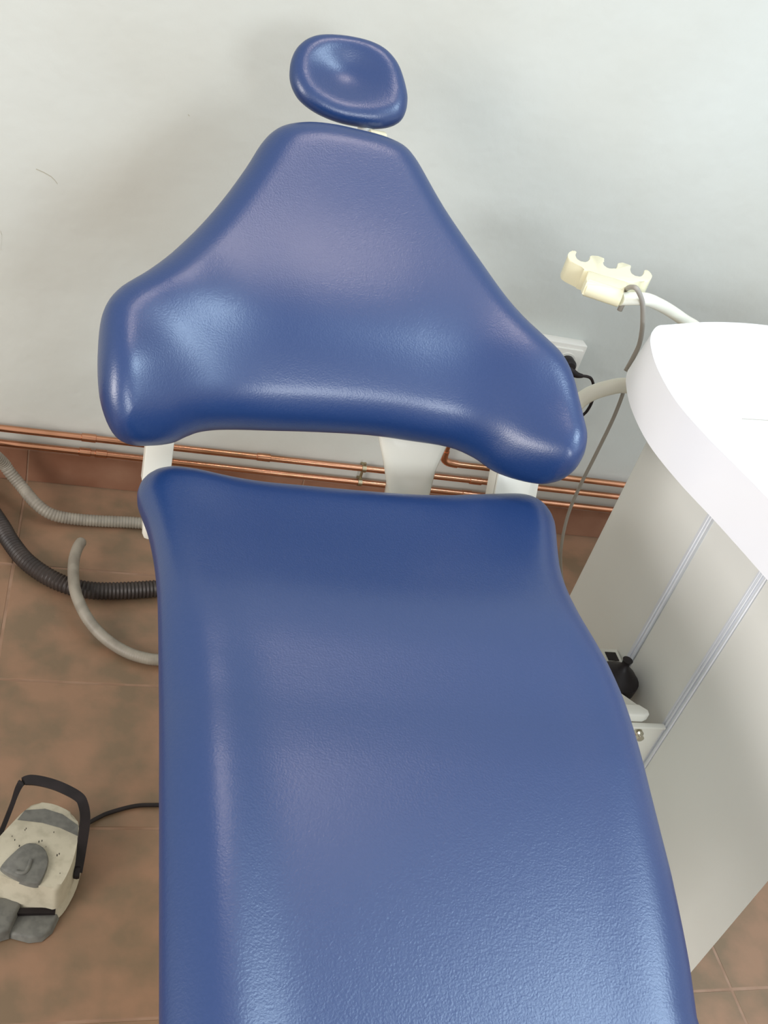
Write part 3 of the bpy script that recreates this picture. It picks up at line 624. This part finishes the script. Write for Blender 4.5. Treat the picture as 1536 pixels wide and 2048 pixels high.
bm = bmesh.new(); prism(bm, wt, 0.774, 0.852, grow=0.010, bev=0.010, seg=4)
from_bm('worktop', bm, M['worktop'], cab, True, 40)
bm = bmesh.new(); box(bm, (-0.026, -0.0007, 0.8515), (0.026, 0.0007, 0.8523))
bmesh.ops.rotate(bm, verts=bm.verts, cent=(0, 0, 0), matrix=Matrix.Rotation(math.radians(8), 3, 'Z'))
bmesh.ops.translate(bm, verts=bm.verts, vec=(0.95, 1.13, 0))
from_bm('scratch', bm, M['mark'], cab, False)

# ---------------- arms and instrument holder behind the cabinet ----------------
hold = empty('instrument_holder', (0.84, 1.46, 0.88))
tag(hold, 'cream four-slot dental instrument holder on a curved ivory arm behind the cabinet', 'holder')
bm = bmesh.new()
zt = 0.900
cb = [(p.x, p.y) for p in catmull([(p[0], p[1], 0) for p in COMB] + [(COMB[0][0], COMB[0][1], 0)], 3)[:-1]]
prism(bm, cb, zt - 0.036, zt, bev=0.0022, seg=2)
from_bm('slotted_rack', bm, M['cream'], hold, True, 40)
bm = bmesh.new()
A = Vector(COMBBODY[7]); B = Vector(COMBBODY[3])
tube(bm, [Vector((A.x + 0.004, A.y - 0.004, zt - 0.013)), Vector((B.x, B.y, zt - 0.013))], 0.0145, 20)
prism(bm, [(p[0], p[1]) for p in COMBBODY], zt - 0.022, zt + 0.0006, bev=0.003)
from_bm('clamp_sleeve', bm, M['cream'], hold, True, 40)
P = [(B.x, B.y, zt - 0.014)] + [tuple(p) for p in ARM_TOP[2:]] + [(1.10, 1.455, 0.745), (1.11, 1.39, 0.72)]
tube_obj('curved_arm', P, 0.0108, M['tubewhite'], hold, 16)
bm = bmesh.new()
P = catmull(CORD_TOP, 10); tube(bm, P, 0.0042, 10)
tube(bm, [Vector(p) for p in CORD_STUB], 0.0045, 10)
tag(from_bm('hanging_tube', bm, M['greycord'], smooth=True), 'thin grey tube looped over the arm of the cream instrument holder', 'tube')

tube_obj('link_arm', [(1.05, 1.368, 0.742)] + [(ARM_LOW[0][0] - .01, 1.385, 0.742)] + ARM_LOW[1:] + [(0.755, 1.35, 0.50)], 0.0135, M['tubewhite'], cab, 16)
tag(tube_obj('hanging_tube', CORD_LOW, 0.0034, M['greycord'], None, 8), 'long thin grey tube hanging down beside the cabinet from the thick ivory arm', 'tube')

# ---------------- bracket between chair and cabinet ----------------
br = empty('console_bracket', (0.90, 0.97, 0.30))
tag(br, 'white metal bracket with a black funnel cup between the chair and the cabinet', 'bracket')
bm = bmesh.new()
prism(bm, [(0.70, 0.951), (0.9485, 0.951), (0.9485, 0.955), (0.70, 0.955)], 0.12, 0.368)
from_bm('bracket_plate', bm, M['white'], br, True, 40)
bm = bmesh.new(); box(bm, (0.70, 0.947, 0.3665), (0.9480, 0.957, 0.3715), 0.001)
from_bm('bracket_flange', bm, M['white'], br, True, 40)
bm = bmesh.new()
prism(bm, [(0.74, 0.959), (0.908, 0.959), (0.918, 0.964), (0.919, 0.972), (0.906, 0.984), (0.74, 0.984)], 0.3715, 0.3865, bev=0.004, seg=3)
from_bm('housing', bm, M['white'], br, True, 40)
bm = bmesh.new()
prism(bm, [(0.74, 0.985), (0.925, 0.985), (0.88, 1.035), (0.74, 1.035)], 0.352, 0.3705)
from_bm('gusset', bm, M['white'], br, True, 30)
bm = bmesh.new()
lathe(bm, [(0.0085, 0.951), (0.0085, 0.944), (0.006, 0.942), (0.006, 0.936), (0.003, 0.935)], (0.903, 0, 0.356), 'Y', 16)
from_bm('bolt', bm, M['chrome'], br, True, 40)
bm = bmesh.new()
lathe(bm, [(0.018, 0.300), (0.028, 0.316), (0.036, 0.338), (0.037, 0.356), (0.037, 0.360), (0.035, 0.361), (0.026, 0.372), (0.013, 0.382), (0.007, 0.390), (0.007, 0.398), (0.009, 0.402)], (0.912, 1.066, 0), 'Z', 24)
from_bm('funnel_cup', bm, M['black'], br, True, 40)
bm = bmesh.new(); prism(bm, [(0.74, 1.108), (0.925, 1.108), (0.9465, 1.114), (0.9470, 1.146), (0.74, 1.146)], 0.310, 0.348, bev=0.003)
from_bm('connector_block', bm, M['white'], br, True, 40)
bm = bmesh.new(); prism(bm, [(0.918, 1.116), (0.939, 1.116), (0.939, 1.136), (0.918, 1.136)], 0.3475, 0.3492)
from_bm('black_window', bm, M['black'], br, True, 40)

# ---------------- foot control ----------------
ft = empty('foot_control', (0.0, 0.93, 0.0))
tag(ft, 'ivory and grey dental foot control pedal with a raised black handle on the floor', 'foot pedal')
bm = bmesh.new()
prism(bm, [(p[0], p[1]) for p in FOOT_TOP], 0.022, 0.065, grow=0.007, bev=0.006, seg=3)
from_bm('pedal_shell', bm, M['pedalbody'], ft, True, 50)
bm = bmesh.new()
prism(bm, [(p[0] * 1.0, p[1] - .002) for p in FOOT_TOP], 0.004, 0.026, grow=0.012, bev=0.003)
from_bm('lower_shell', bm, M['pedalbody'], ft, True, 50)
bm = bmesh.new(); prism(bm, [(p[0], p[1]) for p in FOOT_BAND], 0.063, 0.0656)
from_bm('grey_band', bm, M['pedalgrey'], ft, False)
bm = bmesh.new(); prism(bm, [(p[0], p[1]) for p in FOOT_BTN], 0.062, 0.0715, grow=0.002, bev=0.002)
bt = from_bm('round_button', bm, M['pedalgrey'], ft, True, 50)
bm = bmesh.new(); tube(bm, [Vector((p[0], p[1], 0.0715)) for p in FOOT_J], 0.0032, 8)
o = from_bm('raised_mark', bm, M['pedalgrey'], None, True, 60)
o.parent = bt
bm = bmesh.new(); prism(bm, [(p[0], p[1]) for p in FOOT_PEDR], 0.002, 0.012, grow=0.004, bev=0.003)
from_bm('toe_plate', bm, M['pedalgrey'], ft, True, 50)
bm = bmesh.new(); prism(bm, [(p[0], p[1]) for p in FOOT_PEDL], 0.004, 0.024, grow=0.004, bev=0.004)
from_bm('toe_plate', bm, M['pedalgrey'], ft, True, 50)
bm = bmesh.new(); box(bm, (-0.055, 0.853, 0.013), (0.034, 0.862, 0.019))
from_bm('slot', bm, M['black'], ft, True, 40)
# flat strap handle: a thin band swept along its path
bm = bmesh.new(); P = catmull(FOOT_HANDLE, 6); prevr = None
cen = Vector((-0.004, 0.95, 0.0))
for i, p in enumerate(P):
    t = (P[min(i + 1, len(P) - 1)] - P[max(i - 1, 0)]).normalized()
    flat = Vector((0.75, 0.55, 0.35)).normalized()
    wdir = (flat - t * flat.dot(t)).normalized(); thn = t.cross(wdir)
    hw = 0.0075 * min(1.0, 0.45 + 0.55 * max(0, i - 14) / 12); ht = 0.0028
    ring = [bm.verts.new(p + wdir * a * hw + thn * b * ht) for a, b in ((-1, -1), (1, -1), (1, 1), (-1, 1))]
    if prevr:
        for k in range(4): bm.faces.new((prevr[k], prevr[(k + 1) % 4], ring[(k + 1) % 4], ring[k]))
    else: bm.faces.new(ring)
    prevr = ring
bm.faces.new(prevr[::-1])
for xx, zz, yy in ((P[-1].x, P[-1].z, P[-1].y), (P[0].x, P[0].z, P[0].y)):
    lathe(bm, [(0.009, -0.004), (0.010, 0.0), (0.009, 0.004)], (xx, yy, zz), 'X', 14)
from_bm('handle', bm, M['black'], ft, True, 40)
tag(tube_obj('pedal_cord', FOOTCORD, 0.0035, M['black'], None, 8), 'thin black cord from the foot pedal to the chair base', 'cord')
# worn specks on the pedal shell
bm = bmesh.new(); rr = random.Random(3)
for k in range(16):
    x = rr.uniform(-0.04, 0.045); y = rr.uniform(0.88, 0.965)
    s = rr.uniform(0.0006, 0.0014); box(bm, (x, y, 0.0650), (x + s, y + s * 2.6, 0.0653))
o = from_bm('wear_specks', bm, M['black'], ft, False); o['kind'] = 'stuff'
